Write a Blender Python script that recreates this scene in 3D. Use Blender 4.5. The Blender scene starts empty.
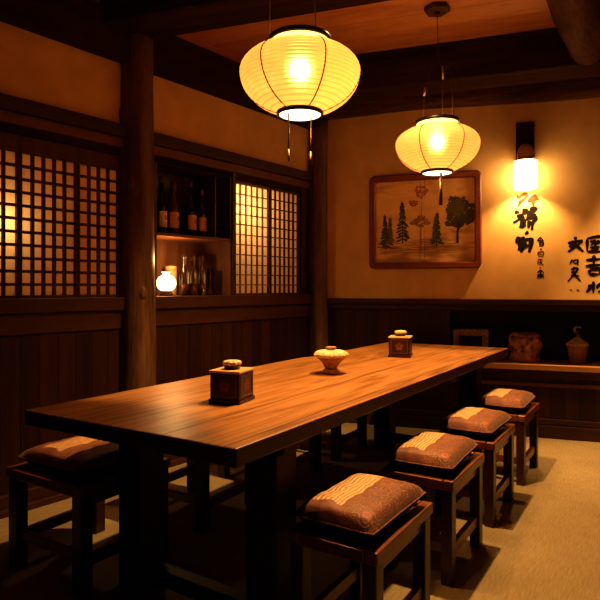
import bpy, math, random
from mathutils import Vector, Matrix
random.seed(7)
PI = math.pi
scene = bpy.context.scene
COL = scene.collection

# ------------------------------------------------------------------ mesh helpers
class MB:
    """collects faces in a local frame, then links them as ONE mesh object"""
    def __init__(s): s.v = []; s.f = []; s.m = []; s.sm = []
    def face(s, pts, mat=0, smooth=False):
        b = len(s.v); s.v += [tuple(p) for p in pts]
        s.f.append(tuple(range(b, b + len(pts)))); s.m.append(mat); s.sm.append(smooth)
    def box(s, x0, x1, y0, y1, z0, z1, mat=0):
        b = len(s.v)
        s.v += [(x0,y0,z0),(x1,y0,z0),(x1,y1,z0),(x0,y1,z0),(x0,y0,z1),(x1,y0,z1),(x1,y1,z1),(x0,y1,z1)]
        for q in ((0,3,2,1),(4,5,6,7),(0,1,5,4),(1,2,6,5),(2,3,7,6),(3,0,4,7)):
            s.f.append(tuple(b+i for i in q)); s.m.append(mat); s.sm.append(False)
    def prism(s, poly, z0, z1, mat=0):
        n = len(poly); b = len(s.v)
        s.v += [(p[0],p[1],z0) for p in poly] + [(p[0],p[1],z1) for p in poly]
        s.f.append(tuple(b+i for i in reversed(range(n)))); s.m.append(mat); s.sm.append(False)
        s.f.append(tuple(b+n+i for i in range(n))); s.m.append(mat); s.sm.append(False)
        for i in range(n):
            j = (i+1) % n
            s.f.append((b+i,b+j,b+n+j,b+n+i)); s.m.append(mat); s.sm.append(False)
    def lathe(s, prof, n=32, mat=0, c=(0,0,0), fn=None, smooth=True, cap=True):
        b = len(s.v)
        for (r, z) in prof:
            for i in range(n):
                a = 2*PI*i/n; rr = r
                if fn: rr = r * fn(a, z)
                s.v.append((c[0]+rr*math.cos(a), c[1]+rr*math.sin(a), c[2]+z))
        for k in range(len(prof)-1):
            for i in range(n):
                j = (i+1) % n
                s.f.append((b+k*n+i, b+k*n+j, b+(k+1)*n+j, b+(k+1)*n+i)); s.m.append(mat); s.sm.append(smooth)
        if cap:
            if prof[0][0] > 1e-4:
                s.f.append(tuple(b+i for i in reversed(range(n)))); s.m.append(mat); s.sm.append(False)
            if prof[-1][0] > 1e-4:
                o = b+(len(prof)-1)*n
                s.f.append(tuple(o+i for i in range(n))); s.m.append(mat); s.sm.append(False)
    def tube(s, pts, r, n=10, mat=0, fn=None):
        pts = [Vector(p) for p in pts]; b = len(s.v)
        up = Vector((0,0,1)) if abs((pts[-1]-pts[0]).normalized().z) < .9 else Vector((1,0,0))
        for k, p in enumerate(pts):
            d = (pts[min(k+1,len(pts)-1)] - pts[max(k-1,0)]).normalized()
            a = d.cross(up).normalized(); c = a.cross(d).normalized()
            rr = r[k] if isinstance(r, (list, tuple)) else r
            for i in range(n):
                t = 2*PI*i/n; q = rr*(fn(t,k) if fn else 1)
                s.v.append(tuple(p + a*math.cos(t)*q + c*math.sin(t)*q))
        for k in range(len(pts)-1):
            for i in range(n):
                j = (i+1) % n
                s.f.append((b+k*n+i, b+(k+1)*n+i, b+(k+1)*n+j, b+k*n+j)); s.m.append(mat); s.sm.append(True)
        s.f.append(tuple(b+i for i in range(n))); s.m.append(mat); s.sm.append(False)
        o = b+(len(pts)-1)*n
        s.f.append(tuple(o+i for i in reversed(range(n)))); s.m.append(mat); s.sm.append(False)
    def torus(s, R, r, z, n=40, k=8, mat=0, c=(0,0)):
        b = len(s.v)
        for i in range(n):
            a = 2*PI*i/n
            for j in range(k):
                t = 2*PI*j/k; q = R + r*math.cos(t)
                s.v.append((c[0]+q*math.cos(a), c[1]+q*math.sin(a), z+r*math.sin(t)))
        for i in range(n):
            for j in range(k):
                i2=(i+1)%n; j2=(j+1)%k
                s.f.append((b+i*k+j, b+i2*k+j, b+i2*k+j2, b+i*k+j2)); s.m.append(mat); s.sm.append(True)
    def ribbon(s, pts, w, y, mat=0):
        """brush stroke in the local xz plane"""
        n = len(pts)
        L=[];R=[]
        for k,(x,z) in enumerate(pts):
            x0,z0 = pts[max(k-1,0)]; x1,z1 = pts[min(k+1,n-1)]
            dx,dz = x1-x0, z1-z0; l = math.hypot(dx,dz) or 1
            ww = w[k] if isinstance(w,(list,tuple)) else w
            nx,nz = -dz/l*ww, dx/l*ww
            L.append((x+nx,y,z+nz)); R.append((x-nx,y,z-nz))
        for k in range(n-1):
            s.face((R[k],R[k+1],L[k+1],L[k]), mat)
    def build(s, name, mats, parent=None, loc=None, rz=0, bevel=0, seg=2):
        me = bpy.data.meshes.new(name)
        me.from_pydata(s.v, [], s.f)
        if not isinstance(mats, (list, tuple)): mats = [mats]
        for m in mats: me.materials.append(m)
        me.polygons.foreach_set('material_index', s.m)
        me.polygons.foreach_set('use_smooth', s.sm)
        me.update()
        o = bpy.data.objects.new(name, me); COL.objects.link(o)
        if parent: o.parent = parent
        if loc is not None: o.location = loc
        o.rotation_euler = (0,0,rz)
        if bevel:
            b = o.modifiers.new('bevel','BEVEL'); b.width = bevel; b.segments = seg
            b.limit_method = 'ANGLE'; b.angle_limit = math.radians(40)
        return o

def tag(o, label=None, cat=None, group=None, kind=None):
    if label: o['label'] = label
    if cat: o['category'] = cat
    if group: o['group'] = group
    if kind: o['kind'] = kind
    return o
def thing(name, label, cat, loc=(0,0,0), rz=0, group=None):
    o = bpy.data.objects.new(name, None); COL.objects.link(o)
    o.empty_display_size = .05
    o.location = loc; o.rotation_euler = (0,0,rz)
    return tag(o, label, cat, group)
def copy_tree(o, parent=None):
    c = o.copy(); COL.objects.link(c)
    if parent: c.parent = parent
    for ch in list(o.children): copy_tree(ch, c)
    return c

# ------------------------------------------------------------------ materials
def new_mat(name):
    m = bpy.data.materials.new(name); m.use_nodes = True
    nt = m.node_tree; nt.nodes.clear()
    out = nt.nodes.new('ShaderNodeOutputMaterial')
    return m, nt, out
def N(nt, t, **kw):
    n = nt.nodes.new('ShaderNode'+t)
    for k, v in kw.items(): setattr(n, k, v)
    return n
def ramp(nt, stops):
    r = N(nt,'ValToRGB'); e = r.color_ramp.elements
    while len(e) > len(stops): e.remove(e[-1])
    while len(e) < len(stops): e.new(1)
    for k,(p,c) in enumerate(stops):
        e[k].position = p; e[k].color = (*c,1) if len(c)==3 else c
    return r
def math_node(nt, op, a, b=None, clamp=False):
    n = N(nt,'Math', operation=op); n.use_clamp = clamp
    for i, x in enumerate((a,b)):
        if x is None: continue
        if isinstance(x,(int,float)): n.inputs[i].default_value = x
        else: nt.links.new(x, n.inputs[i])
    return n.outputs[0]
def coords(nt, scale=(1,1,1), rot=(0,0,0)):
    tc = N(nt,'TexCoord'); mp = N(nt,'Mapping')
    mp.inputs['Scale'].default_value = scale; mp.inputs['Rotation'].default_value = rot
    nt.links.new(tc.outputs['Object'], mp.inputs['Vector'])
    return mp.outputs['Vector']
def plain(name, col, rough=.5, metal=0, var=.15, scale=30, bump=.1, spec=.5):
    m, nt, out = new_mat(name); L = nt.links.new
    p = N(nt,'BsdfPrincipled'); L(p.outputs[0], out.inputs[0])
    v = coords(nt); n = N(nt,'TexNoise'); n.inputs['Scale'].default_value = scale; n.inputs['Detail'].default_value = 4
    L(v, n.inputs['Vector'])
    r = ramp(nt, [(.3, tuple(c*(1-var) for c in col)), (.7, tuple(min(1,c*(1+var)) for c in col))])
    L(n.outputs['Fac'], r.inputs['Fac']); L(r.outputs['Color'], p.inputs['Base Color'])
    p.inputs['Roughness'].default_value = rough; p.inputs['Metallic'].default_value = metal
    p.inputs['Specular IOR Level'].default_value = spec
    if bump:
        b = N(nt,'Bump'); b.inputs['Strength'].default_value = bump; b.inputs['Distance'].default_value = .01
        L(n.outputs['Fac'], b.inputs['Height']); L(b.outputs[0], p.inputs['Normal'])
    return m
def wood(name, dark, light, axis='y', rough=.4, stretch=12, scale=6, bump=.15, plank=0, plank_axis='x', spec=.5):
    """grain running along an object axis; plank > 0 adds board seams of that pitch across plank_axis"""
    m, nt, out = new_mat(name); L = nt.links.new
    p = N(nt,'BsdfPrincipled'); L(p.outputs[0], out.inputs[0])
    sc = {'x':(1,stretch,stretch),'y':(stretch,1,stretch),'z':(stretch,stretch,1)}[axis]
    v = coords(nt, sc)
    n1 = N(nt,'TexNoise'); n1.inputs['Scale'].default_value = scale*.35; n1.inputs['Detail'].default_value = 6
    n1.inputs['Distortion'].default_value = .6
    n2 = N(nt,'TexNoise'); n2.inputs['Scale'].default_value = scale*2.2; n2.inputs['Detail'].default_value = 3
    L(v, n1.inputs['Vector']); L(v, n2.inputs['Vector'])
    mixv = math_node(nt,'ADD', math_node(nt,'MULTIPLY', n1.outputs['Fac'], .65), math_node(nt,'MULTIPLY', n2.outputs['Fac'], .35))
    fac = mixv
    height = mixv
    if plank:
        tc = N(nt,'TexCoord'); sp = N(nt,'SeparateXYZ'); L(tc.outputs['Object'], sp.inputs[0])
        ax = sp.outputs['XYZ'.index(plank_axis.upper())]
        q = math_node(nt,'DIVIDE', ax, plank)
        fl = math_node(nt,'FLOOR', q)
        wn = N(nt,'TexWhiteNoise', noise_dimensions='1D'); L(fl, wn.inputs['W'])
        fac = math_node(nt,'ADD', fac, math_node(nt,'MULTIPLY', math_node(nt,'SUBTRACT', wn.outputs['Value'], .5), .25))
        fr = math_node(nt,'FRACT', q)
        ed = math_node(nt,'MINIMUM', fr, math_node(nt,'SUBTRACT', 1.0, fr))
        seam = math_node(nt,'MULTIPLY', ed, plank/.004, clamp=True)
    r = ramp(nt, [(.3, dark), (.5, tuple((a+b)/2 for a,b in zip(dark,light))), (.68, light)])
    L(fac, r.inputs['Fac'])
    colr = r.outputs['Color']
    if plank:
        mx = N(nt,'Mix', data_type='RGBA'); mx.inputs[6].default_value = tuple(c*.25 for c in dark)+(1,)
        L(seam, mx.inputs[0]); L(colr, mx.inputs[7]); colr = mx.outputs[2]
        height = math_node(nt,'ADD', math_node(nt,'MULTIPLY', mixv, .4), seam)
    L(colr, p.inputs['Base Color'])
    p.inputs['Roughness'].default_value = rough
    p.inputs['Specular IOR Level'].default_value = spec
    b = N(nt,'Bump'); b.inputs['Strength'].default_value = bump; b.inputs['Distance'].default_value = .006
    L(height, b.inputs['Height']); L(b.outputs[0], p.inputs['Normal'])
    return m
def table_wood(name):
    m, nt, out = new_mat(name); L = nt.links.new
    p = N(nt,'BsdfPrincipled'); L(p.outputs[0], out.inputs[0])
    tc = N(nt,'TexCoord'); sp = N(nt,'SeparateXYZ'); L(tc.outputs['Object'], sp.inputs[0])
    q = math_node(nt,'DIVIDE', math_node(nt,'ADD', sp.outputs['X'], .53), .235)
    fl = math_node(nt,'FLOOR', q); fr = math_node(nt,'FRACT', q)
    wn = N(nt,'TexWhiteNoise', noise_dimensions='1D'); L(fl, wn.inputs['W'])
    cb = N(nt,'CombineXYZ')
    L(math_node(nt,'MULTIPLY', sp.outputs['X'], 7.5), cb.inputs[0])
    L(math_node(nt,'ADD', math_node(nt,'MULTIPLY', sp.outputs['Y'], .5), math_node(nt,'MULTIPLY', wn.outputs['Value'], 37)), cb.inputs[1])
    L(math_node(nt,'MULTIPLY', sp.outputs['Z'], 4), cb.inputs[2])
    n0 = N(nt,'TexNoise'); n0.inputs['Scale'].default_value = .9; n0.inputs['Detail'].default_value = 2
    L(cb.outputs[0], n0.inputs['Vector'])
    rings = math_node(nt,'FRACT', math_node(nt,'MULTIPLY', n0.outputs['Fac'], 11))
    rings = math_node(nt,'ABSOLUTE', math_node(nt,'SUBTRACT', rings, .5))          # cathedral grain, 0..0.5
    cb2 = N(nt,'CombineXYZ')
    L(math_node(nt,'MULTIPLY', sp.outputs['X'], 90), cb2.inputs[0]); L(math_node(nt,'MULTIPLY', sp.outputs['Y'], .9), cb2.inputs[1])
    n1 = N(nt,'TexNoise'); n1.inputs['Scale'].default_value = 1.6; n1.inputs['Detail'].default_value = 4
    L(cb2.outputs[0], n1.inputs['Vector'])
    fac = math_node(nt,'ADD', math_node(nt,'MULTIPLY', rings, .85), math_node(nt,'MULTIPLY', n1.outputs['Fac'], .5))
    fac = math_node(nt,'ADD', fac, math_node(nt,'MULTIPLY', math_node(nt,'SUBTRACT', wn.outputs['Value'], .5), .16))
    r = ramp(nt, [(.18,(.15,.062,.018)),(.45,(.30,.14,.042)),(.8,(.42,.21,.07))])
    L(fac, r.inputs['Fac'])
    ed = math_node(nt,'MINIMUM', fr, math_node(nt,'SUBTRACT', 1.0, fr))
    seam = math_node(nt,'MULTIPLY', ed, .235/.006, clamp=True)
    mx = N(nt,'Mix', data_type='RGBA'); mx.inputs[6].default_value = (.04,.014,.004,1)
    L(seam, mx.inputs[0]); L(r.outputs['Color'], mx.inputs[7]); L(mx.outputs[2], p.inputs['Base Color'])
    rr = math_node(nt,'ADD', .30, math_node(nt,'MULTIPLY', n1.outputs['Fac'], .16)); L(rr, p.inputs['Roughness'])
    b = N(nt,'Bump'); b.inputs['Strength'].default_value = .22; b.inputs['Distance'].default_value = .004
    L(math_node(nt,'ADD', math_node(nt,'MULTIPLY', fac, .5), seam), b.inputs['Height']); L(b.outputs[0], p.inputs['Normal'])
    return m
def paper(name, col, emis, strength, trans=(.9,.75,.5), ribs=0, rib_dark=.55, fwd=0):
    """thin washi: part translucent, part glowing"""
    m, nt, out = new_mat(name); L = nt.links.new
    tr = N(nt,'BsdfTranslucent'); df = N(nt,'BsdfDiffuse'); em = N(nt,'Emission')
    v = coords(nt); n = N(nt,'TexNoise'); n.inputs['Scale'].default_value = 25; n.inputs['Detail'].default_value = 5
    L(v, n.inputs['Vector'])
    r = ramp(nt, [(.3, tuple(c*.88 for c in trans)), (.7, trans)]); L(n.outputs['Fac'], r.inputs['Fac'])
    tcol = r.outputs['Color']; stren = None
    if ribs:
        tc = N(nt,'TexCoord'); sp = N(nt,'SeparateXYZ'); L(tc.outputs['Object'], sp.inputs[0])
        f = math_node(nt,'FRACT', math_node(nt,'DIVIDE', sp.outputs['Z'], ribs))
        f = math_node(nt,'ABSOLUTE', math_node(nt,'SUBTRACT', f, .5))
        f = math_node(nt,'MULTIPLY', math_node(nt,'SUBTRACT', .5, f), 7, clamp=True)
        f = math_node(nt,'ADD', rib_dark, math_node(nt,'MULTIPLY', f, 1-rib_dark))
        mx = N(nt,'Mix', data_type='RGBA', blend_type='MULTIPLY'); mx.inputs[0].default_value = 1
        L(tcol, mx.inputs[6]); L(f, mx.inputs[7]); tcol = mx.outputs[2]
        stren = math_node(nt,'MULTIPLY', f, strength)
    L(tcol, tr.inputs['Color']); df.inputs['Color'].default_value = (*col,1)
    em.inputs['Color'].default_value = (*emis,1); em.inputs['Strength'].default_value = strength
    if stren is not None: L(stren, em.inputs['Strength'])
    mix = N(nt,'MixShader'); mix.inputs[0].default_value = .25
    L(tr.outputs[0], mix.inputs[1]); L(df.outputs[0], mix.inputs[2])
    if fwd:                                   # forward scatter: the bulb shows as a soft hot spot
        rf = N(nt,'BsdfRefraction'); rf.inputs['IOR'].default_value = 1.18; rf.inputs['Roughness'].default_value = .62
        L(tcol, rf.inputs['Color'])
        m2 = N(nt,'MixShader'); m2.inputs[0].default_value = fwd
        L(mix.outputs[0], m2.inputs[1]); L(rf.outputs[0], m2.inputs[2]); mix = m2
    ad = N(nt,'AddShader'); L(mix.outputs[0], ad.inputs[0]); L(em.outputs[0], ad.inputs[1]); L(ad.outputs[0], out.inputs[0])
    return m
def glow(name, col, strength):
    m, nt, out = new_mat(name)
    em = N(nt,'Emission'); em.inputs['Strength'].default_value = strength
    n = N(nt,'TexNoise'); n.inputs['Scale'].default_value = 20; nt.links.new(coords(nt), n.inputs['Vector'])
    r = ramp(nt, [(.2, tuple(c*.93 for c in col)), (.8, col)]); nt.links.new(n.outputs['Fac'], r.inputs['Fac'])
    nt.links.new(r.outputs['Color'], em.inputs['Color'])
    nt.links.new(em.outputs[0], out.inputs[0]); return m
def glass(name, col=(1,1,1), rough=.02):
    m, nt, out = new_mat(name); p = N(nt,'BsdfPrincipled'); nt.links.new(p.outputs[0], out.inputs[0])
    n = N(nt,'TexNoise'); n.inputs['Scale'].default_value = 12; nt.links.new(coords(nt), n.inputs['Vector'])
    r = ramp(nt, [(.2, tuple(c*.95 for c in col)), (.8, col)]); nt.links.new(n.outputs['Fac'], r.inputs['Fac'])
    nt.links.new(r.outputs['Color'], p.inputs['Base Color'])
    p.inputs['Transmission Weight'].default_value = 1; p.inputs['Roughness'].default_value = rough; p.inputs['IOR'].default_value = 1.45
    return m
def brocade(name):
    m, nt, out = new_mat(name); L = nt.links.new
    p = N(nt,'BsdfPrincipled'); L(p.outputs[0], out.inputs[0])
    tc = N(nt,'TexCoord'); sp = N(nt,'SeparateXYZ'); L(tc.outputs['Object'], sp.inputs[0])
    X, Y = sp.outputs['X'], sp.outputs['Y']
    nz = N(nt,'TexNoise'); nz.inputs['Scale'].default_value = 14; nz.inputs['Detail'].default_value = 5; L(tc.outputs['Object'], nz.inputs['Vector'])
    def band(c, lo, hi, soft=120):
        a = math_node(nt,'MULTIPLY', math_node(nt,'SUBTRACT', c, lo), soft, clamp=True)
        b = math_node(nt,'MULTIPLY', math_node(nt,'SUBTRACT', hi, c), soft, clamp=True)
        return math_node(nt,'MULTIPLY', a, b)
    Xw = math_node(nt,'ADD', X, math_node(nt,'MULTIPLY', math_node(nt,'SUBTRACT', nz.outputs['Fac'], .5), .034))
    Yw = math_node(nt,'ADD', Y, math_node(nt,'MULTIPLY', math_node(nt,'SUBTRACT', nz.outputs['Fac'], .5), .07))
    patch = math_node(nt,'MULTIPLY', band(Xw,-.112,.012), band(Yw,-.15,.17))
    strip = math_node(nt,'SINE', math_node(nt,'MULTIPLY', Xw, 440))
    strip = math_node(nt,'ADD', math_node(nt,'MULTIPLY', strip, .9), .55, clamp=True)
    nz2 = N(nt,'TexNoise'); nz2.inputs['Scale'].default_value = 60; nz2.inputs['Detail'].default_value = 3; L(tc.outputs['Object'], nz2.inputs['Vector'])
    strip = math_node(nt,'MULTIPLY', strip, math_node(nt,'ADD', math_node(nt,'MULTIPLY', nz2.outputs['Fac'], 1.3), .1))
    # curling line motif over the right half
    vo = N(nt,'TexVoronoi', feature='F1'); vo.inputs['Scale'].default_value = 34; L(tc.outputs['Object'], vo.inputs['Vector'])
    cur = math_node(nt,'SINE', math_node(nt,'ADD', math_node(nt,'MULTIPLY', vo.outputs['Distance'], 19), math_node(nt,'MULTIPLY', nz.outputs['Fac'], 18)))
    cur = math_node(nt,'MULTIPLY', math_node(nt,'SUBTRACT', cur, .55), 3.5, clamp=True)
    curm = math_node(nt,'MULTIPLY', cur, band(Xw,.015,.15))
    curm = math_node(nt,'MULTIPLY', curm, .5)
    # round crest near the front corner
    dx = math_node(nt,'SUBTRACT', X, .098); dy = math_node(nt,'ADD', Y, .165)
    d = math_node(nt,'SQRT', math_node(nt,'ADD', math_node(nt,'MULTIPLY', dx, dx), math_node(nt,'MULTIPLY', dy, dy)))
    disc = math_node(nt,'MULTIPLY', math_node(nt,'SUBTRACT', .020, d), 400, clamp=True)
    ring = math_node(nt,'GREATER_THAN', math_node(nt,'SINE', math_node(nt,'ADD', math_node(nt,'MULTIPLY', d, 500), math_node(nt,'MULTIPLY', nz2.outputs['Fac'], 5))), 0)
    base = ramp(nt, [(.35,(.125,.034,.014)),(.7,(.22,.063,.024))]); L(nz.outputs['Fac'], base.inputs['Fac'])
    def mix(fac, a, colr):
        mx = N(nt,'Mix', data_type='RGBA'); L(fac, mx.inputs[0]); L(a, mx.inputs[6]); mx.inputs[7].default_value = (*colr,1); return mx.outputs[2]
    c = mix(math_node(nt,'MULTIPLY', curm, .8), base.outputs['Color'], (.50,.25,.10))
    c = mix(math_node(nt,'MULTIPLY', patch, .7), c, (.46,.19,.07))
    c = mix(math_node(nt,'MULTIPLY', patch, strip), c, (.85,.60,.30))
    c = mix(disc, c, (.25,.055,.02))
    c = mix(math_node(nt,'MULTIPLY', disc, math_node(nt,'MULTIPLY', ring, .6)), c, (.42,.15,.06))
    L(c, p.inputs['Base Color']); p.inputs['Roughness'].default_value = .62
    p.inputs['Sheen Weight'].default_value = .15
    b = N(nt,'Bump'); b.inputs['Strength'].default_value = .35; b.inputs['Distance'].default_value = .004
    wv = N(nt,'TexNoise'); wv.inputs['Scale'].default_value = 160; L(tc.outputs['Object'], wv.inputs['Vector'])
    L(math_node(nt,'ADD', math_node(nt,'MULTIPLY', wv.outputs['Fac'], .5), curm), b.inputs['Height']); L(b.outputs[0], p.inputs['Normal'])
    return m
def tatami(name):
    m, nt, out = new_mat(name); L = nt.links.new
    p = N(nt,'BsdfPrincipled'); L(p.outputs[0], out.inputs[0])
    v = coords(nt, (1,1,1), (0,0,math.radians(32.5)))
    mp = N(nt,'Mapping'); mp.inputs['Scale'].default_value = (160,14,1); L(v, mp.inputs['Vector'])
    n = N(nt,'TexNoise'); n.inputs['Scale'].default_value = 1; n.inputs['Detail'].default_value = 3; L(mp.outputs[0], n.inputs['Vector'])
    n2 = N(nt,'TexNoise'); n2.inputs['Scale'].default_value = 3; n2.inputs['Detail'].default_value = 5; L(v, n2.inputs['Vector'])
    f = math_node(nt,'ADD', math_node(nt,'MULTIPLY', n.outputs['Fac'], .6), math_node(nt,'MULTIPLY', n2.outputs['Fac'], .4))
    r = ramp(nt, [(.3,(.215,.165,.085)),(.7,(.345,.275,.15))]); L(f, r.inputs['Fac']); L(r.outputs[0], p.inputs['Base Color'])
    p.inputs['Roughness'].default_value = .75; p.inputs['Specular IOR Level'].default_value = .25
    b = N(nt,'Bump'); b.inputs['Strength'].default_value = .4; b.inputs['Distance'].default_value = .004
    L(n.outputs['Fac'], b.inputs['Height']); L(b.outputs[0], p.inputs['Normal'])
    return m

M = {}
M['plaster'] = plain('ochre_plaster', (.74,.49,.20), rough=.85, var=.10, scale=5, bump=.12, spec=.2)
M['plaster_fine'] = M['plaster']
M['tatami'] = tatami('tatami_weave')
M['ceiling'] = wood('ceiling_boards', (.36,.135,.03), (.60,.26,.06), 'x', rough=.6, stretch=5, scale=5, plank=.42, plank_axis='y')
M['panel'] = wood('dark_wainscot_boards', (.022,.007,.0025), (.055,.0175,.006), 'z', rough=.45, stretch=14, scale=4, plank=.105, plank_axis='x', bump=.3, spec=.3)
M['darkh'] = wood('dark_wood_rail', (.03,.010,.004), (.07,.024,.009), 'x', rough=.42, stretch=14, scale=4, spec=.35)
M['redh'] = wood('reddish_wood_rail', (.10,.034,.011), (.2,.07,.022), 'x', rough=.4, stretch=14, scale=4, spec=.4)
M['beam'] = wood('blackened_beam', (.02,.009,.004), (.062,.025,.010), 'x', rough=.8, stretch=10, scale=4, bump=.5, spec=.06)
M['log'] = wood('peeled_log', (.035,.017,.008), (.24,.12,.05), 'z', rough=.5, stretch=8, scale=4, bump=1, spec=.35)
M['logx'] = wood('peeled_log_beam', (.010,.004,.0015), (.16,.068,.025), 'x', rough=.65, stretch=9, scale=5, bump=.9, spec=.12)
M['logy'] = wood('weathered_log_beam', (.012,.005,.002), (.13,.055,.02), 'y', rough=.7, stretch=4, scale=7, bump=1, spec=.1)
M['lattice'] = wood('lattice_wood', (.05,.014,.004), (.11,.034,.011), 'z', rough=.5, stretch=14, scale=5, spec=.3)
M['lattice_lit'] = wood('lattice_painted_backlit', (.16,.06,.02), (.28,.115,.04), 'z', rough=.5, stretch=14, scale=5)  # lattice copy with the backlight painted in as a paler brown
M['cab'] = wood('cabinet_wood', (.06,.021,.008), (.13,.05,.018), 'z', rough=.45, stretch=12, scale=4)
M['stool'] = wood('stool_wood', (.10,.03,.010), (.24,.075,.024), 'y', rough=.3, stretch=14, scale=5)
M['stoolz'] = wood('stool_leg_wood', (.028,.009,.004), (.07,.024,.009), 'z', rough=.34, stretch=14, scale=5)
M['table'] = table_wood('oiled_table_planks')
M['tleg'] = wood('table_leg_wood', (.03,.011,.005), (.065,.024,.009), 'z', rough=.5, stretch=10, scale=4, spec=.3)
M['brocade'] = brocade('red_brown_brocade')
M['under'] = plain('painted_cushion_shade', (.025,.009,.005), rough=.85, var=.2, spec=.15)  # near-black colour paints in the shade on the cushion's unlit lower side
M['black'] = plain('black_lacquer_niche_shade', (.012,.007,.005), rough=.35, var=.2)  # lacquer on the lantern rings; painted shade inside the niche
M['wire'] = plain('dark_wire', (.05,.022,.012), rough=.5)
M['cord'] = plain('pale_cord', (.13,.06,.022), rough=.7)
M['redcord'] = plain('brown_ribbon', (.07,.018,.006), rough=.7)
M['lantern'] = paper('lantern_paper', (.75,.55,.28), (1,.36,.08), .30, trans=(.95,.58,.26), ribs=.01405, rib_dark=.5, fwd=.35)
M['lantern_collar'] = paper('lantern_collar_paper', (.75,.6,.35), (1,.62,.17), 1.1, trans=(.95,.8,.45))
M['mouth'] = glow('lantern_diffuser', (1,.86,.55), 3.2)
M['shoji'] = paper('shoji_paper', (.6,.42,.22), (1,.5,.15), .0, trans=(.85,.62,.36))
M['shade'] = glow('sconce_shade', (1,.60,.25), 17)
M['globe'] = glow('globe_lamp_glass', (1,.70,.36), 5)
M['ink'] = plain('black_ink', (.012,.008,.006), rough=.8, bump=0, spec=.1)
M['ink2'] = plain('red_brown_ink', (.10,.03,.012), rough=.8, bump=0, spec=.1)
M['frame'] = wood('picture_frame_wood', (.15,.035,.012), (.26,.065,.02), 'x', rough=.35, stretch=10, scale=4)
M['bottle'] = plain('dark_bottle_glass', (.012,.007,.004), rough=.12, var=.1, bump=0)
M['amber'] = plain('amber_bottle_glass', (.10,.025,.007), rough=.12, var=.1, bump=0)
M['cap'] = plain('bottle_cap_foil', (.13,.05,.025), rough=.35, metal=.5)
M['label'] = plain('cream_bottle_label', (.85,.65,.35), rough=.7, var=.12, scale=60)
M['label2'] = plain('orange_bottle_label', (.7,.38,.16), rough=.7, var=.15, scale=60)
M['glass'] = glass('clear_glass', (.95,.85,.7))
M['liquor'] = plain('brown_liquor', (.12,.045,.015), rough=.15, bump=0)
M['tin'] = plain('tan_canister', (.36,.21,.085), rough=.55)
M['lacq'] = wood('canister_lacquer', (.018,.005,.003), (.045,.012,.006), 'z', rough=.32, stretch=8, scale=5)
M['lacq_inlay'] = plain('dull_red_inlay', (.15,.045,.022), rough=.45)
M['bone'] = plain('carved_bone', (.62,.45,.26), rough=.5, var=.25, scale=70, bump=.6)
M['lidtop'] = plain('tan_lid_wood', (.55,.33,.14), rough=.45, var=.18)
M['clay'] = plain('brown_clay', (.36,.16,.065), rough=.6, var=.3, scale=50, bump=.5)
M['claylt'] = plain('grainy_pale_clay', (.72,.52,.29), rough=.75, var=.35, scale=90, bump=1)
M['carve'] = plain('carved_reddish_wood', (.50,.23,.125), rough=.4, var=.9, scale=24, bump=.8)
M['stone'] = plain('patterned_stone', (.30,.18,.085), rough=.6, var=.6, scale=60, bump=.6)
M['bronze'] = plain('dark_bronze', (.14,.07,.03), rough=.35, metal=.4)
M['iron'] = plain('dark_canopy_metal', (.06,.022,.01), rough=.4)

# ------------------------------------------------------------------ frames of reference (metres)
EYE = 1.18
LW = (-1.56, 2.963, 0); LR = math.atan2(.778,.628)     # left wall: x along the wall, y into it
BW = (.18, 5.10, 0);    BR = math.atan2(-.322,.947)    # back wall
TR = -math.radians(32.5)
TX = Vector((.843,-.537,0)); TY = Vector((.537,.843,0))
def lw(s, y=0, z=0): return (LW[0]+.628*s-.778*y, LW[1]+.778*s+.628*y, z)
def bw(t, y=0, z=0): return (BW[0]+.947*t+.322*y, BW[1]-.322*t+.947*y, z)
def struct(o, label=None, cat=None):
    o['kind'] = 'structure'
    return tag(o, label, cat)

# ------------------------------------------------------------------ room shell
m = MB(); m.box(-4.5,4.5,-1.5,6.5,-.1,0); struct(m.build('floor', M['tatami']), 'pale woven tatami floor', 'floor')
m = MB(); m.box(-2.5,4.6,-5.2,1.0,2.90,3.0); struct(m.build('ceiling', M['ceiling'], None, BW, BR), 'brown boarded ceiling', 'ceiling')

S0, S1 = -3.6, 2.80
m = MB()
m.box(S0,S1,0,.10,2.16,2.92,0)                       # plaster band and above
m.box(S0,S1,0,.10,0,1.05,1)                          # wainscot boards
m.box(S0,-.263,0,.10,1.05,2.16,0)
m.box(.724,.975,0,.10,1.05,2.16,2)
m.box(1.672,1.705,-.012,.30,1.05,2.16,2)
m.box(2.50,S1,0,.10,1.05,2.16,2)
struct(m.build('wall_left', [M['plaster'], M['panel'], M['darkh']], None, LW, LR), 'ochre plaster wall over dark board wainscot on the left', 'wall')
m = MB(); m.box(S0,2.72,-.055,-.001,2.105,2.18); m.box(S0,2.72,-.024,-.001,2.045,2.104,1); m.box(-.263,2.50,.0,.06,2.0,2.05,2)
struct(m.build('trim_1', [M['darkh'],M['redh'],M['beam']], None, LW, LR, bevel=.004), 'dark wooden rail below the plaster band', 'rail')
m = MB(); m.box(S0,2.72,-.035,-.001,1.045,1.125); m.box(S0,2.72,-.012,-.001,.93,1.044)
struct(m.build('trim_2', [wood('dark_red_sill', (.04,.013,.0045), (.085,.029,.010), 'x', rough=.4, stretch=14, scale=4, spec=.4)], None, LW, LR, bevel=.004), 'wooden sill below the screens and shelf recess', 'sill')
m = MB(); m.box(S0,2.74,-.03,-.001,0,.10); m.box(S0,2.74,-.06,-.031,0,.035)
struct(m.build('baseboard_left', M['darkh'], None, LW, LR, bevel=.004), 'dark skirting board along the left wall', 'baseboard')
m = MB(); m.box(S0,2.72,-.08,-.001,2.562,2.845)
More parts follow.
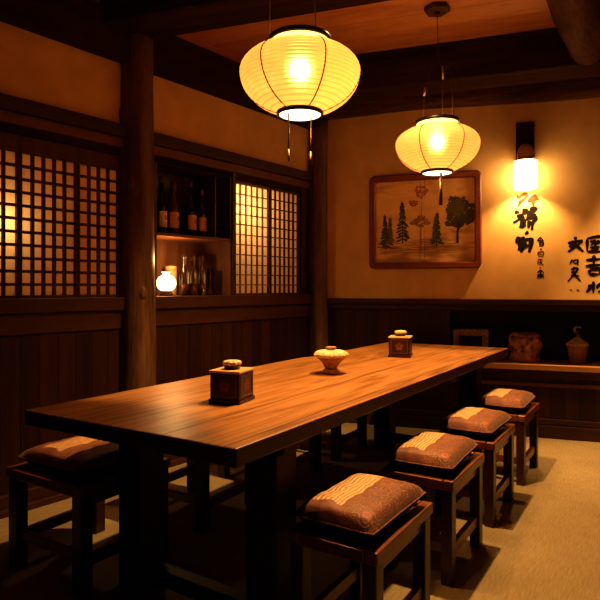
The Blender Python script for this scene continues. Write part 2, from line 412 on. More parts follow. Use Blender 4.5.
struct(m.build('trim_3', M['beam'], None, LW, LR, bevel=.01), 'wide blackened beam above the plaster band', 'beam')
m = MB(); m.box(S0,2.72,-.05,-.001,2.846,2.90)
struct(m.build('trim_4', M['ceiling'], None, LW, LR), 'brown board strip above the wide beam', 'trim')

T1 = 4.2
m = MB()
m.box(-.05,T1,0,.10,1.06,2.92,0)                     # plaster
m.box(-.05,1.125,0,.10,0,1.06,1)                     # flush wainscot
m.box(1.125,T1,0,.10,0,.475,1)                       # below the niche
m.box(1.125,T1,.40,.48,.475,1.06,2)                  # niche back, inside painted black to stand in for its shade
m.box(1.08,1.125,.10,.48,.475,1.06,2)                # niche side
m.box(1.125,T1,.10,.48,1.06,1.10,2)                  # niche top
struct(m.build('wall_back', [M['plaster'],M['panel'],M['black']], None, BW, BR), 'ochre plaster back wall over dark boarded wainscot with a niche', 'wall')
m = MB(); m.box(.06,T1,-.045,-.001,1.045,1.09); m.box(.06,T1,-.02,-.001,1.0,1.044)
struct(m.build('trim_5', M['darkh'], None, BW, BR, bevel=.004), 'dark wainscot cap rail across the back wall', 'rail')
m = MB(); m.box(1.126,T1,-.03,.399,.53,.574); m.box(1.126,T1,-.018,-.001,.47,.529,1)
struct(m.build('trim_6', [wood('ledge_board', (.38,.18,.065), (.58,.30,.12), 'x', rough=.4), M['darkh']], None, BW, BR, bevel=.004), 'wooden ledge board of the niche in the back wall', 'ledge')
m = MB(); m.box(.06,T1,-.03,-.001,0,.10); m.box(.06,T1,-.018,-.001,.105,.15)
struct(m.build('baseboard_back', M['darkh'], None, BW, BR, bevel=.004), 'dark skirting board along the back wall', 'baseboard')
m = MB(); m.box(1.12,T1,-.012,-.001,.40,.43)
struct(m.build('trim_7', M['redh'], None, BW, BR, bevel=.003), 'thin wooden batten under the ledge', 'trim')
m = MB(); m.box(0,7,0,.1,0,2.92)
struct(m.build('wall_right', M['plaster'], None, (4.1,3.9,0), -PI/2-.1), 'plaster wall on the right, outside the picture', 'wall')

m = MB(); m.box(.02,T1,-.03,-.001,2.70,2.90)
struct(m.build('trim_8', M['beam'], None, BW, BR), 'dark board above the log beam on the back wall', 'trim')
# log pillars
def wob(seed):
    r = random.Random(seed); ph = [r.uniform(0,6.28) for _ in range(6)]
    return lambda a, z: 1 + .05*math.sin(2*a+ph[0]+z*1.3) + .03*math.sin(3*a+ph[1]-z*2.1) + .02*math.sin(7*a+ph[2]+z*.7) + .02*math.sin(z*5+ph[3])
m = MB(); m.lathe([(.112 if z>0 else .118, z) for z in [i*.145 for i in range(21)]], 28, fn=wob(3))
for (a,z) in ((-2.0,1.83),(-1.3,1.15),(-2.6,2.25)):      # knots
    for k in range(2):
        m.lathe([(.034-.008*k,-.012),(.026-.008*k,.004+.004*k),(.010,.006+.004*k)],12,c=(0,0,0))
        for i in range(len(m.v)-36, len(m.v)):
            x,y,zz = m.v[i]
            R = .109+zz
            m.v[i] = (R*math.cos(a)-x*math.sin(a), R*math.sin(a)+x*math.cos(a), z+y*1.7)
struct(m.build('log_pillar', M['log'], None, (-1.035,3.60,0), .4), 'rough dark log pillar between the left screens and the shelf recess', 'pillar')
m = MB(); m.lathe([(.085, z) for z in [i*.1325 for i in range(21)]], 24, fn=wob(9))
struct(m.build('log_pillar', M['log'], None, (.16,5.02,0)), 'dark log pillar standing in the far corner', 'pillar')

# beams
m = MB(); m.box(-.10,4.4,-.30,0,2.74,2.90)
struct(m.build('ceiling_beam', M['beam'], None, (-1.03,3.62,0), BR, bevel=.01), 'dark square beam crossing the ceiling above the near lantern', 'beam')
m = MB(); m.box(-.62,4.1,-.785,-.50,2.635,2.90)
struct(m.build('ceiling_beam', M['beam'], None, BW, BR, bevel=.012), 'black square beam in front of the back wall', 'beam')
def wobx(seed):
    r = random.Random(seed); ph = [r.uniform(0,6.28) for _ in range(6)]
    return lambda a,k: 1 + .10*math.sin(2*a+ph[0]+k*.35) + .05*math.sin(3*a+ph[1]-k*.5) + .05*math.sin(k*.8+ph[2])+.03*math.sin(6*a+k)
m = MB(); m.tube([(t,-.09,2.755-.0165*t) for t in [-.02+i*.17 for i in range(25)]], .092, 18, fn=wobx(2))
struct(m.build('log_beam', M['logx'], None, BW, BR), 'rounded log beam lying along the top of the back wall', 'beam')
m = MB(); m.tube([(0,-i*.14,.0) for i in range(24)], .15, 18, fn=wobx(5))
struct(m.build('log_beam', M['logy'], None, (1.90,3.70,2.785), -math.radians(33.5)), 'thick weathered log beam crossing the ceiling at the upper right', 'beam')

# ------------------------------------------------------------------ shoji screens in the left wall
def shoji(s0, s1, z0, z1, ztop, cols, rows, mw, mh, label, lat, group, stile=.013):
    w = s1-s0
    t = thing('shoji_screen', label, 'screen', lw((s0+s1)/2, .03), LR, group)
    x0, x1 = -w/2, w/2
    m = MB(); m.box(x0,x0+stile,-.02,.02,z0-.005,ztop); m.box(x1-stile,x1,-.02,.02,z0-.005,ztop)
    m.box(x0+stile,x1-stile,-.02,.02,z1,ztop); m.box(x0+stile,x1-stile,-.02,.02,z0-.005,z0+.012)
    m.build('frame', M['lattice'] if lat is M['lattice'] else M['cab'], t, bevel=.002)
    m = MB(); a, b = x0+stile, x1-stile
    for i in range(1,cols):
        x = a+(b-a)*i/cols; m.box(x-mw/2,x+mw/2,-.012,.004,z0+.012,z1)
    for j in range(1,rows):
        z = z0+(z1-z0)*j/rows; m.box(a,b,-.010,.003,z-mh/2,z+mh/2)
    m.build('lattice', lat, t)
    m = MB(); m.face([(a,.006,z0),(b,.006,z0),(b,.006,z1),(a,.006,z1)])
    m.build('paper', M['shoji'], t)
    return t
GL = 'paper screens left of the log pillar'
shoji(-.244,.106,1.128,1.908,1.998,5,11,.017,.016,'shoji screen at the far left edge, cut by the frame, lamp glow behind it', M['lattice'], GL)
shoji(.108,.442,1.128,1.908,1.998,5,11,.017,.016,'five-column shoji screen in the middle of the left wall section', M['lattice'], GL)
shoji(.444,.722,1.128,1.908,1.998,4,11,.017,.016,'narrow four-column shoji screen just left of the log pillar', M['lattice'], GL)
GR = 'paper screens right of the shelf recess'
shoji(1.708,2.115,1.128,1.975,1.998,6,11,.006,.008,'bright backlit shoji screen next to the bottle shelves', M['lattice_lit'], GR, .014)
shoji(2.119,2.495,1.128,1.980,1.998,6,11,.009,.009,'dimmer shoji screen beside the far corner pillar', M['lattice'], GR, .014)

# ------------------------------------------------------------------ shelf recess with bottles
t = thing('shelf_cabinet', 'open wooden shelf recess in the left wall holding bottles and glasses', 'cabinet', lw(.978), LR)
W = .69
m = MB(); m.box(.0,W,.28,.298,1.126,2.045); m.build('back_panel', M['cab'], t)
m = MB(); m.box(.0,.012,.0,.279,1.126,2.045); m.build('side_panel', M['cab'], t)
m = MB(); m.box(W-.012,W,.0,.279,1.126,2.045); m.build('side_panel', M['cab'], t)
m = MB(); m.box(.013,W-.013,.0,.279,2.01,2.045); m.build('top_panel', M['darkh'], t)
m = MB(); m.box(.013,W-.013,-.004,.279,1.525,1.548); m.build('shelf', M['redh'], t, bevel=.003)
m = MB(); m.box(.013,W-.013,.0,.279,1.105,1.125); m.build('base_board', M['redh'], t)
m = MB(); m.box(W-.12,W-.108,.05,.279,1.549,2.009); m.build('divider', M['cab'], t)

SH, FL = 1.549, 1.126
def bottle(s, y, body_r, h_body, h_tot, glassm, lab, label, cat='bottle'):
    t = thing('bottle', label, cat, lw(s, y, SH), LR, 'bottles on the upper shelf')
    nr = body_r*.36; m = MB()
    m.lathe([(body_r*.9,0),(body_r,.008),(body_r,h_body*.92),(body_r*.9,h_body),(nr*1.3,h_body+(h_tot-h_body)*.35),(nr,h_body+(h_tot-h_body)*.45),(nr,h_tot-.045)],24)
    m.build('glass_body', glassm, t)
    m = MB(); m.lathe([(nr*1.18,h_tot-.044),(nr*1.18,h_tot-.004),(nr,h_tot)],20); m.build('cap', M['cap'], t)
    if lab:
        m = MB(); n = 14; z0, z1 = h_body*.22, h_body*.72
        for i in range(n):
            a0 = -PI/2-1.1+2.2*i/n; a1 = -PI/2-1.1+2.2*(i+1)/n; R = body_r*1.012
            m.face([(R*math.cos(a0),R*math.sin(a0),z0),(R*math.cos(a1),R*math.sin(a1),z0),(R*math.cos(a1),R*math.sin(a1),z1),(R*math.cos(a0),R*math.sin(a0),z1)],0,True)
        o = m.build('paper_label', lab, t)
        m = MB()                                   # small emblem and lines of unreadable print
        R = body_r*1.02
        def patch(a0,a1,za,zb):
            k=4
            for i in range(k):
                b0=a0+(a1-a0)*i/k; b1=a0+(a1-a0)*(i+1)/k
                m.face([(R*math.cos(b0),R*math.sin(b0),za),(R*math.cos(b1),R*math.sin(b1),za),(R*math.cos(b1),R*math.sin(b1),zb),(R*math.cos(b0),R*math.sin(b0),zb)])
        q = -PI/2+.35; dz = z1-z0
        patch(q-.28,q+.28,z0+dz*.45,z0+dz*.75); patch(q-.45,q+.45,z0+dz*.12,z0+dz*.17); patch(q-.4,q+.4,z0+dz*.25,z0+dz*.29)
        m.build('label_print', M['clay'], o)
    return t
bottle(1.135,.14,.038,.22,.40,M['bottle'],M['label'],'tall dark bottle with cream label beside the log pillar')
bottle(1.224,.13,.044,.22,.37,M['amber'],M['label2'],'stout amber bottle with tan label, second from the log pillar')
bottle(1.30,.20,.036,.22,.36,M['amber'],None,'slim reddish bottle without a label, set back on the upper shelf')
bottle(1.375,.12,.043,.21,.40,M['bottle'],M['label2'],'tall-necked dark bottle with square orange label, middle of the upper shelf')
bottle(1.468,.11,.038,.20,.35,M['bottle'],M['label2'],'shorter dark bottle with small orange label, rightmost on the upper shelf')

t = thing('globe_lamp', 'small glowing round lamp on a wooden foot beside the log pillar', 'lamp', lw(1.145,.10,FL), LR)
m = MB(); m.lathe([(.044,0),(.046,.012),(.036,.026),(.040,.034)],24); m.build('wooden_foot', M['redh'], t)
m = MB(); m.lathe([(.034,.035),(.056,.052),(.067,.080),(.065,.105),(.050,.130),(.022,.145)],28); m.build('glass_globe', M['globe'], t)
m = MB(); m.lathe([(.022,.1455),(.018,.152),(.028,.164),(.022,.162),(.012,.152)],12,fn=lambda a,z:1+.25*math.cos(5*a)); m.build('petal_crown', M['globe'], t)
lp = bpy.data.lights.new('globe_lamp_bulb','POINT'); lp.energy = 6; lp.color = (1,.55,.2); lp.shadow_soft_size = .03
lo = bpy.data.objects.new('globe_lamp_bulb', lp); COL.objects.link(lo); lo.location = lw(1.17,.03,1.38)

t = thing('canister', 'tall tan canister standing behind the glowing globe lamp', 'canister', lw(1.275,.215,FL), LR)
m = MB(); m.lathe([(.040,0),(.042,.006),(.042,.18)],24); m.build('can_body', M['tin'], t)
m = MB(); m.lathe([(.044,.181),(.044,.205),(.036,.212)],24); m.build('lid', M['tin'], t)
def carafe(s, y, label):
    t = thing('carafe', label, 'bottle', lw(s,y,FL), LR, 'clear glass bottles on the lower shelf')
    m = MB(); m.lathe([(.030,0),(.034,.006),(.034,.15),(.030,.18),(.015,.205),(.013,.235),(.018,.245)],20); m.build('glass_body', M['glass'], t)
    m = MB(); m.lathe([(.028,.008),(.029,.08)],16); m.build('drink', M['liquor'], t)
    m = MB(); m.lathe([(.012,.246),(.017,.258),(.017,.28),(.010,.29)],16); m.build('stopper', M['glass'], t)
carafe(1.30,.10,'clear stoppered glass bottle nearest the globe lamp')
carafe(1.388,.11,'clear stoppered glass bottle, middle of the three on the lower shelf')
carafe(1.475,.12,'clear stoppered glass bottle, furthest right of the three on the lower shelf')
def tumbler(s,y,h,r,label):
    m = MB(); m.lathe([(r*.8,0),(r,h),(r*.93,h),(r*.75,.008)],20)
    tag(m.build('drinking_glass', M['glass'], None, lw(s,y,FL), LR), label, 'glass', 'drinking glasses on the lower shelf')
tumbler(1.548,.10,.20,.026,'tall slim drinking glass right of the stoppered bottles')
tumbler(1.43,.035,.05,.022,'tiny shot glass in front of the stoppered bottles')

# ------------------------------------------------------------------ dining table
TC = (.267,3.073,0)
t = thing('dining_table', 'long plank dining table with oiled brown top on thick dark legs', 'table', TC, TR)
m = MB()
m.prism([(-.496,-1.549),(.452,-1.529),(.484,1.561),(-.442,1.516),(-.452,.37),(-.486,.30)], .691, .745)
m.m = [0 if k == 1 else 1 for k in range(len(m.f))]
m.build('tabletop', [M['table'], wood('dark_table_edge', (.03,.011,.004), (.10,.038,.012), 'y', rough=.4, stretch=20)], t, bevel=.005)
for sx in (-1,1):
    for sy in (-1,1):
        m = MB(); x, y = sx*.315, sy*1.17
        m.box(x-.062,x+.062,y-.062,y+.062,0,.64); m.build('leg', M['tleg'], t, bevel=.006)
for sy in (-1,1):
    m = MB(); m.box(-.40,.40,sy*1.17-.05,sy*1.17+.05,.641,.690); m.build('cross_bearer', M['tleg'], t, bevel=.005)
    m = MB(); m.box(-.252,.252,sy*1.17-.03,sy*1.17+.03,.05,.11); m.build('stretcher', M['tleg'], t, bevel=.005)

# ------------------------------------------------------------------ stools and cushions
SW, SL, SHT = .31, .47, .42
def make_stool(label, group, SW=SW, lg=.023):
    t = thing('stool', label, 'stool', (0,0,0), TR, group)
    hw, hl = SW/2, SL/2
    for sx in (-1,1):
        m = MB(); x0,x1 = sorted((sx*hw, sx*(hw-.042))); m.box(x0,x1,-hl,hl,SHT-.04,SHT); m.build('side_rail', M['stool'], t, bevel=.006,seg=3)
    for sy in (-1,1):
        m = MB(); y0,y1 = sorted((sy*hl, sy*(hl-.03))); m.box(-hw+.043,hw-.043,y0,y1,SHT-.04,SHT-.002); m.build('end_rail', M['stool'], t, bevel=.004)
    m = MB(); m.box(-hw+.043,hw-.043,-hl+.031,hl-.031,SHT-.035,SHT-.018); m.build('seat_panel', M['tleg'], t)
    for sx in (-1,1):
        for sy in (-1,1):
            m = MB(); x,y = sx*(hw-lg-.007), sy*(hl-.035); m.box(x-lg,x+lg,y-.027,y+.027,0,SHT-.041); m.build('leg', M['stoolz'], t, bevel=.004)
    for sx in (-1,1):
        m = MB(); x = sx*(hw-.03); m.box(x-.012,x+.012,-hl+.063,hl-.063,.10,.145); m.build('stretcher', M['stool'], t, bevel=.003)
    for sx in (-1,1):
        m = MB(); x = sx*(hw-.03); m.box(x-.010,x+.010,-hl+.063,hl-.063,SHT-.085,SHT-.042); m.build('apron', M['stool'], t, bevel=.003)
    m = MB(); m.box(-hw+.008+2*lg,hw-.008-2*lg,-hl+.025,-hl+.045,.12,.16); m.build('stretcher', M['stool'], t, bevel=.003)
    return t
def make_cushion(label, group, hw=.138):
    t = thing('cushion', label, 'cushion', (0,0,0), TR, group)
    hl, th = .205, .054
    nx, ny = 22, 30
    def surf(sgn, mb, t0):
        idx = {}
        for i in range(nx+1):
            for j in range(ny+1):
                u = -1+2*i/nx; v = -1+2*j/ny
                pr = max(0,(1-abs(u)**4)*(1-abs(v)**5))**.36
                pinch = 1 - .045*(1-u*u)*abs(v)**3
                x = u*hw*(1-.05*(1-v*v)*abs(u)**3); y = v*hl*(1-.035*(1-u*u)*abs(v)**3)
                wr = .0022*math.sin(9*u+4*v+1)*math.sin(7*v-3*u) + .0012*math.sin(19*v+11*u)
                z = t0 + sgn*(th if sgn>0 else .036)*pr + (wr*pr if sgn>0 else 0) + .006*(abs(u)*abs(v))**3
                idx[i,j] = len(mb.v); mb.v.append((x,y,z))
        for i in range(nx):
            for j in range(ny):
                q = (idx[i,j],idx[i+1,j],idx[i+1,j+1],idx[i,j+1])
                mb.f.append(q if sgn>0 else q[::-1]); mb.m.append(0); mb.sm.append(True)
    m = MB(); surf(1,m,.038); m.build('cover', M['brocade'], t)
    m = MB(); surf(-1,m,.038); m.build('underside', M['under'], t)
    m = MB(); pts=[]
    k=40
    per=[]
    for a in range(k): per.append((-1+2*a/k,-1))
    for a in range(k): per.append((1,-1+2*a/k))
    for a in range(k): per.append((1-2*a/k,1))
    for a in range(k+1): per.append((-1,1-2*a/k))
    for u,v in per:
        x = u*hw*(1-.05*(1-v*v)*abs(u)**3); y = v*hl*(1-.035*(1-u*u)*abs(v)**3)
        pts.append((x*1.005,y*1.005,.038+.006*(abs(u)*abs(v))**3))
    m.tube(pts,.0028,6); m.build('piping', M['brocade'], t)
    return t
RIGHTS = [(.2236,1.635,.470,2.015),(.581,2.233,.870,2.625),(.938,2.786,1.218,3.185),(1.322,3.355,1.600,3.80)]
def seat_center(n):
    # right edge midpoint, then half a width towards the table
    c = Vector(((n[0]+n[2])/2, (n[1]+n[3])/2, 0)); return c - TX*(SW/2)
GS = 'dark wooden stools along the right side of the table'; GSL = 'dark wooden stools along the left side of the table'
GC = 'brocade cushions on the right-hand stools'; GCL = 'brocade cushions on the left-hand stools'
SLAB = ['dark wooden stool on the right side of the table, nearest the viewer',
        'dark wooden stool on the right side of the table, second from the viewer',
        'dark wooden stool on the right side of the table, third from the viewer',
        'dark wooden stool on the right side of the table, furthest, by the niche ledge']
CLAB = ['patterned red-brown cushion on the nearest right-hand stool',
        'patterned red-brown cushion on the second right-hand stool from the viewer',
        'patterned red-brown cushion on the third right-hand stool from the viewer',
        'patterned red-brown cushion on the furthest right-hand stool, by the niche ledge']
stool0 = make_stool(SLAB[0], GS); cush0 = make_cushion(CLAB[0], GC)
for i, n in enumerate(RIGHTS):
    st, cu = (stool0, cush0) if i == 0 else (copy_tree(stool0), copy_tree(cush0))
    c = seat_center(n); st.location = (c.x,c.y,0); st['label'] = SLAB[i]; st['group'] = GS
    d = c + TX*.0 - TY*.012; cu.location = (d.x,d.y,SHT+.001); cu['label'] = CLAB[i]; cu['group'] = GC
    cu.rotation_euler.z = TR + (-.02,.03,-.02,.02)[i]
SLAB2 = ['dark wooden stool at the left of the table in front, cushion on its seat',
         'dark stool behind the near left table leg, mostly hidden under the table',
         'dark stool under the left side of the table, third from the viewer',
         'dark stool under the left side of the table, furthest from the viewer']
CLAB2 = ['flat patterned cushion on the stool at the front left of the table',
         'cushion on the second left-hand stool, hidden by the tabletop',
         'cushion on the third left-hand stool, hidden by the tabletop',
         'cushion on the furthest left-hand stool, hidden by the tabletop']
SWL = .50
stool1 = make_stool(SLAB2[0], GSL, SWL, .029); cush1 = make_cushion(CLAB2[0], GCL, .205)
for i in range(4):
    st, cu = (stool1, cush1) if i == 0 else (copy_tree(stool1), copy_tree(cush1))
    nl = Vector((-1.25,2.42,0)) + TY*(.675*i)
    c = nl + TX*(SWL/2) + TY*(SL/2)
    st.location = (c.x,c.y,0); st['label'] = SLAB2[i]; st['group'] = GSL
    cu.location = (c.x,c.y,SHT+.001); cu['label'] = CLAB2[i]; cu['group'] = GCL

# ------------------------------------------------------------------ lidded boxes and bowl on the table
TT = .746
def tea_box(loc, rz, s, label):
    t = thing('lidded_box', label, 'box', loc, rz, 'square lidded boxes on the table')
    h = .062*s
    m = MB(); m.box(-h-.004,h+.004,-h-.004,h+.004,0,.014*s); m.build('plinth', M['lacq'], t, bevel=.002)
    m = MB(); m.box(-h,h,-h,h,.0142*s,.112*s); m.build('box_body', M['lacq'], t, bevel=.004)
    m = MB(); m.box(-h-.004,h+.004,-h-.004,h+.004,.1122*s,.122*s); m.build('lid', M['lidtop'], t, bevel=.003)
    m = MB(); m.lathe([(.030*s,.1222*s),(.032*s,.134*s),(.033*s,.138*s)],20); k = m.build('knob_base', M['lacq'], t)
    m = MB(); m.lathe([(.033*s,.138*s),(.036*s,.146*s),(.030*s,.154*s),(.018*s,.156*s),(.012*s,.150*s)],30,fn=lambda a,z:1+.08*math.cos(9*a)); m.build('knob', M['bone'], t)
    for face in range(2):                               # flower inlay on the two faces seen
        m = MB(); z0 = .064*s
        for p in range(5):
            a = PI/2+2*PI*p/5; ring=[]
            for q in range(10):
                b = 2*PI*q/10; lx=.014*s+.0105*s*math.cos(b); ly=.0088*s*math.sin(b)
                ring.append((lx*math.cos(a)-ly*math.sin(a), lx*math.sin(a)+ly*math.cos(a)))
            if face==0: m.face([(x,-h-.0012,z0+z) for x,z in ring])
            else: m.face([(h+.0012,x,z0+z) for x,z in ring])
        m.v = [(x, y-.00004*(k//10), z) if face==0 else (x+.00004*(k//10), y, z) for k,(x,y,z) in enumerate(m.v)]
        for (u0,u1,w0,w1) in ((-.046,.046,.024,.027),(-.046,.046,.101,.104),(-.049,-.046,.024,.104),(.046,.049,.024,.104)):
            if face==0: m.box(u0*s,u1*s,-h-.0016,-h+.001,w0*s,w1*s)
            else: m.box(h-.001,h+.0016,u0*s,u1*s,w0*s,w1*s)
        m.build('inlay', M['lacq_inlay'], t)
    return t
tea_box((-.262,2.20,TT), math.radians(-21), 1.0, 'dark lidded wooden box nearest the viewer on the table')
tea_box((.638,3.62,TT), math.radians(-17), 1.06, 'dark lidded wooden box at the far end of the table')
t = thing('pedestal_bowl', 'small footed bowl with heaped pale cover in the middle of the table', 'bowl', (.158,2.90,TT), 0)
m = MB(); m.lathe([(.040,0),(.043,.008),(.040,.020),(.030,.024)],28); m.build('foot', M['claylt'], t)
m = MB(); m.lathe([(.029,.0242),(.034,.035),(.050,.060),(.070,.078),(.080,.084)],28); m.build('bowl_body', M['clay'], t)
m = MB(); m.lathe([(.080,.0842),(.090,.092),(.088,.102),(.072,.114),(.045,.119),(.022,.120)],36,fn=lambda a,z:1+.035*math.sin(7*a+z*90)+.02*math.sin(13*a)); m.build('heaped_cover', M['claylt'], t)
m = MB(); m.lathe([(.022,.1202),(.020,.126),(.027,.131),(.024,.136),(.008,.137)],20,fn=lambda a,z:1+.06*math.cos(6*a)); m.build('knob', M['clay'], t)

# ------------------------------------------------------------------ things on the niche ledge
LZ = .5745
def carved(a,z): return 1+.05*math.sin(6*a+z*30)+.035*math.sin(11*a-z*55)+.03*math.sin(z*110+2*a)
t = thing('carved_jar', 'squat carved reddish-brown jar on the niche ledge by the table end', 'jar', bw(1.715,.20,LZ), BR)
m = MB(); m.lathe([(.105,0),(.118,.012),(.112,.03),(.108,.05),(.118,.09),(.128,.13),(.130,.17),(.122,.205)],72,fn=carved); m.build('jar_body', M['carve'], t)
m = MB(); m.lathe([(.120,.2052),(.124,.214),(.112,.228),(.100,.236),(.092,.236),(.088,.215)],60,fn=lambda a,z:1+.03*math.sin(8*a)); m.build('rim', M['carve'], t)
t = thing('condiment_pot', 'tapered clay pot heaped with pale grain, curled finial on top, on the niche ledge', 'pot', bw(2.11,.19,LZ), BR)
m = MB(); m.lathe([(.058,0),(.061,.006),(.066,.06),(.080,.135),(.083,.142)],32); m.build('pot_body', M['clay'], t)
m = MB(); m.lathe([(.083,.1422),(.086,.150),(.078,.162),(.052,.182),(.026,.204),(.016,.21)],32,fn=lambda a,z:1+.03*math.sin(7*a+z*120)); m.build('heaped_cover', M['claylt'], t)
m = MB(); m.lathe([(.016,.2102),(.020,.222),(.024,.235),(.018,.25)],16); f = m.build('finial', M['bronze'], t)
m = MB(); m.tube([(.026*math.cos(a)+.004,0,.268+.024*math.sin(a)) for a in [PI*-.45-i*PI*1.35/12 for i in range(13)]],[.011-.0005*i for i in range(13)],10); m.build('curl', M['bone'], f)
t = thing('carved_stand', 'low patterned stand with dark opening, behind the far table end in the niche', 'stand', bw(1.285,.16,LZ), BR)
m = MB(); m.box(-.145,.145,-.07,.07,.205,.262); m.build('top_slab', M['stone'], t, bevel=.006)
for sx in (-1,1):
    m = MB(); x0,x1 = sorted((sx*.143,sx*.095)); m.box(x0,x1,-.065,.065,0,.2048); m.build('leg', M['stone'], t, bevel=.005)
m = MB(); m.box(-.094,.094,.02,.05,0,.2045); m.build('back_panel', M['tleg'], t)

# ------------------------------------------------------------------ paper lanterns
def lantern(loc, rz, label, long_cords):
    t = thing('paper_lantern', label, 'lantern', loc, rz, 'round paper lanterns hanging above the table')
    R = .25; prof = []
    nr = 19; z0, z1 = -.165, .102
    for k in range(nr*4+1):
        z = z0+(z1-z0)*k/(nr*4); a = .177 if z < 0 else .119; r = R*math.sqrt(max(0,1-(abs(z)/a)**2.0))
        r += .0035*abs(math.sin(PI*k/4))
        prof.append((r,z))
    m = MB(); m.lathe(prof, 64, cap=False); body = m.build('paper_shade', M['lantern'], t)
    m = MB()
    for q in range(6):
        an = math.radians(-127)+q*PI/3
        m.tube([((r+.002)*math.cos(an),(r+.002)*math.sin(an),z) for (r,z) in prof[::4]], .003, 6)
    m.build('rib_wires', M['black'], body)
    m = MB(); m.lathe([(.129,.102),(.126,.108),(.124,.126)],48,cap=False); m.build('collar', M['lantern_collar'], t)
    m = MB(); m.lathe([(.125,.124),(.132,.124),(.132,.144),(.120,.147),(.120,.128)],48,cap=False); m.build('top_ring', M['black'], t)
    m = MB(); m.lathe([(.084,-.163),(.097,-.162),(.100,-.168),(.098,-.178),(.090,-.180),(.086,-.172)],48,cap=False); m.build('bottom_ring', M['black'], t)
    m = MB(); m.lathe([(.0005,-.176),(.0875,-.176)],40,cap=False,smooth=False); m.build('diffuser', M['mouth'], t)
    return t, body
# near lantern
L1 = (0,2.40,2.085)
t, body = lantern(L1, 0, 'lit round paper lantern nearest the viewer, with two thin tassels below', False)
ceil1 = 2.895-L1[2]
m = MB()
for x,y in ((-.128,0),(.062,-.11),(.066,.11)):
    m.tube([(x,y,.143),(x*.98,y*.98,.5),(x*.95,y*.95,ceil1-.01)], .0022, 6)
m.build('hanging_wires', M['wire'], t)
m = MB(); m.lathe([(.15,ceil1-.02),(.15,ceil1)],32); m.build('ceiling_plate', M['iron'], t)
for x,y,l in ((-.048,-.03,.20),(.046,.0,.205)):
    m = MB(); m.tube([(x,y,-.178),(x+.002,y,-.25),(x,y,-.178-l*.75)],.0035,6); m.tube([(x,y,-.178-l*.75),(x+.001,y,-.178-l)],[.0035,.0038],8); m.build('tassel', M['cord'], t)
# far lantern
L2 = (.84,3.49,2.06)
t, body = lantern(L2, 0, 'paper lantern further back, lit, hanging in front of the landscape picture', True)
ceil2 = 2.898-L2[2]
m = MB(); m.lathe([(.075,ceil2-.03),(.082,ceil2-.02),(.082,ceil2)],6,smooth=False); m.lathe([(.012,ceil2-.05),(.02,ceil2-.031)],12); m.build('canopy', M['iron'], t, bevel=.003)
m = MB(); m.tube([(0,0,ceil2-.05),(0.005,0,ceil2-.24),(.03,0,ceil2-.42),(.035,0,.14)], .0024, 6)
m.tube([(0.005,0,ceil2-.24),(-.04,.0,ceil2-.40),(-.075,0,ceil2-.50),(-.085,.02,.14)], .002, 6)
m.tube([(.03,0,ceil2-.40),(.06,-.02,ceil2-.37),(.085,-.02,ceil2-.41),(.09,-.02,.14)], .003, 6)
m.build('hanging_wires', M['wire'], t)
m = MB(); m.tube([(.033,0,ceil2-.36),(.035,0,ceil2-.44)],.006,8); m.tube([(-.072,0,ceil2-.49),(-.08,0.003,ceil2-.54)],.006,8); m.build('cord_clamps', M['bone'], t)
m = MB(); m.tube([(.018,-.02,-.178),(.019,-.02,-.27),(.016,-.02,-.375)],[.007,.008,.012],8); m.build('tassel', M['redcord'], t)
for dx in (-.108,-.082):
    m = MB(); m.tube([(dx*.7,-.02,-.18),(dx,-.02,-.22),(dx-.003,-.02,-.50),(dx,-.02,-.70)],.0011,6); m.build('pull_cord', M['redcord'], t)

def add_light(name, kind, loc, energy, color, size, rot=None, **kw):
    l = bpy.data.lights.new(name, kind); l.energy = energy; l.color = color
    if kind in ('POINT','SPOT'): l.shadow_soft_size = size
    for k,v in kw.items(): setattr(l,k,v)
    o = bpy.data.objects.new(name, l); COL.objects.link(o); o.location = loc
    if rot: o.rotation_euler = rot
    return o
WARM = (1,.47,.13)
for i,(lx,ly,lz) in enumerate((L1,L2)):
    add_light('lantern_bulb','POINT',(lx,ly,lz+.02), 4.2, (1,.56,.23), .035)
    add_light('lantern_downlight','SPOT',(lx,ly,lz-.19), 48, WARM, .045, None, spot_size=math.radians(104), spot_blend=.9)

for (loc, en, ang) in (((.50,2.86,2.715), 330, 110), ((2.5,4.0,2.62), 240, 60)):
    add_light('added_spot','SPOT',loc, en, (1,.55,.20), .035, None, spot_size=math.radians(ang), spot_blend=.75)  # added spots with no visible fixture, brightening cushions, stools and floor

# ------------------------------------------------------------------ wall sconce
SC = bw(1.706,-.115,0); 
SW_ = wood('turned_sconce_wood', (.45,.20,.08), (.78,.42,.18), 'z', rough=.45)
t = thing('wall_sconce', 'lit cylindrical wall lamp on a dark wooden back plate above the calligraphy', 'lamp', (SC[0],SC[1],0), BR)
m = MB(); m.box(-.068,.068,.09,.114,2.17,2.50); m.build('back_plate', M['beam'], t, bevel=.006)
m = MB(); m.box(-.062,.062,-.05,.089,2.19,2.245); m.build('bracket', SW_, t, bevel=.006)
m = MB(); m.lathe([(.058,2.2455),(.056,2.262),(.044,2.285),(.022,2.298),(.004,2.30)],24); m.build('dome_cap', SW_, t)
m = MB(); m.lathe([(.085,1.957),(.085,2.168)],40,cap=False); sh = m.build('shade', M['shade'], t)
m = MB(); m.torus(.0855,.004,1.954); m.torus(.0855,.004,2.171)
for q in range(4):
    an = PI/4+q*PI/2; m.tube([(.0875*math.cos(an),.0875*math.sin(an),1.955),(.0875*math.cos(an),.0875*math.sin(an),2.17)],.0025,6)
m.build('shade_frame', M['lidtop'], sh)
m = MB(); m.lathe([(.0,2.172),(.083,2.172)],24,cap=False); m.lathe([(.03,2.172),(.03,2.1895)],12); m.build('shade_top', M['redh'], t)
add_light('sconce_bulb','POINT',(SC[0],SC[1],2.03), 48, (1,.54,.19), .03)

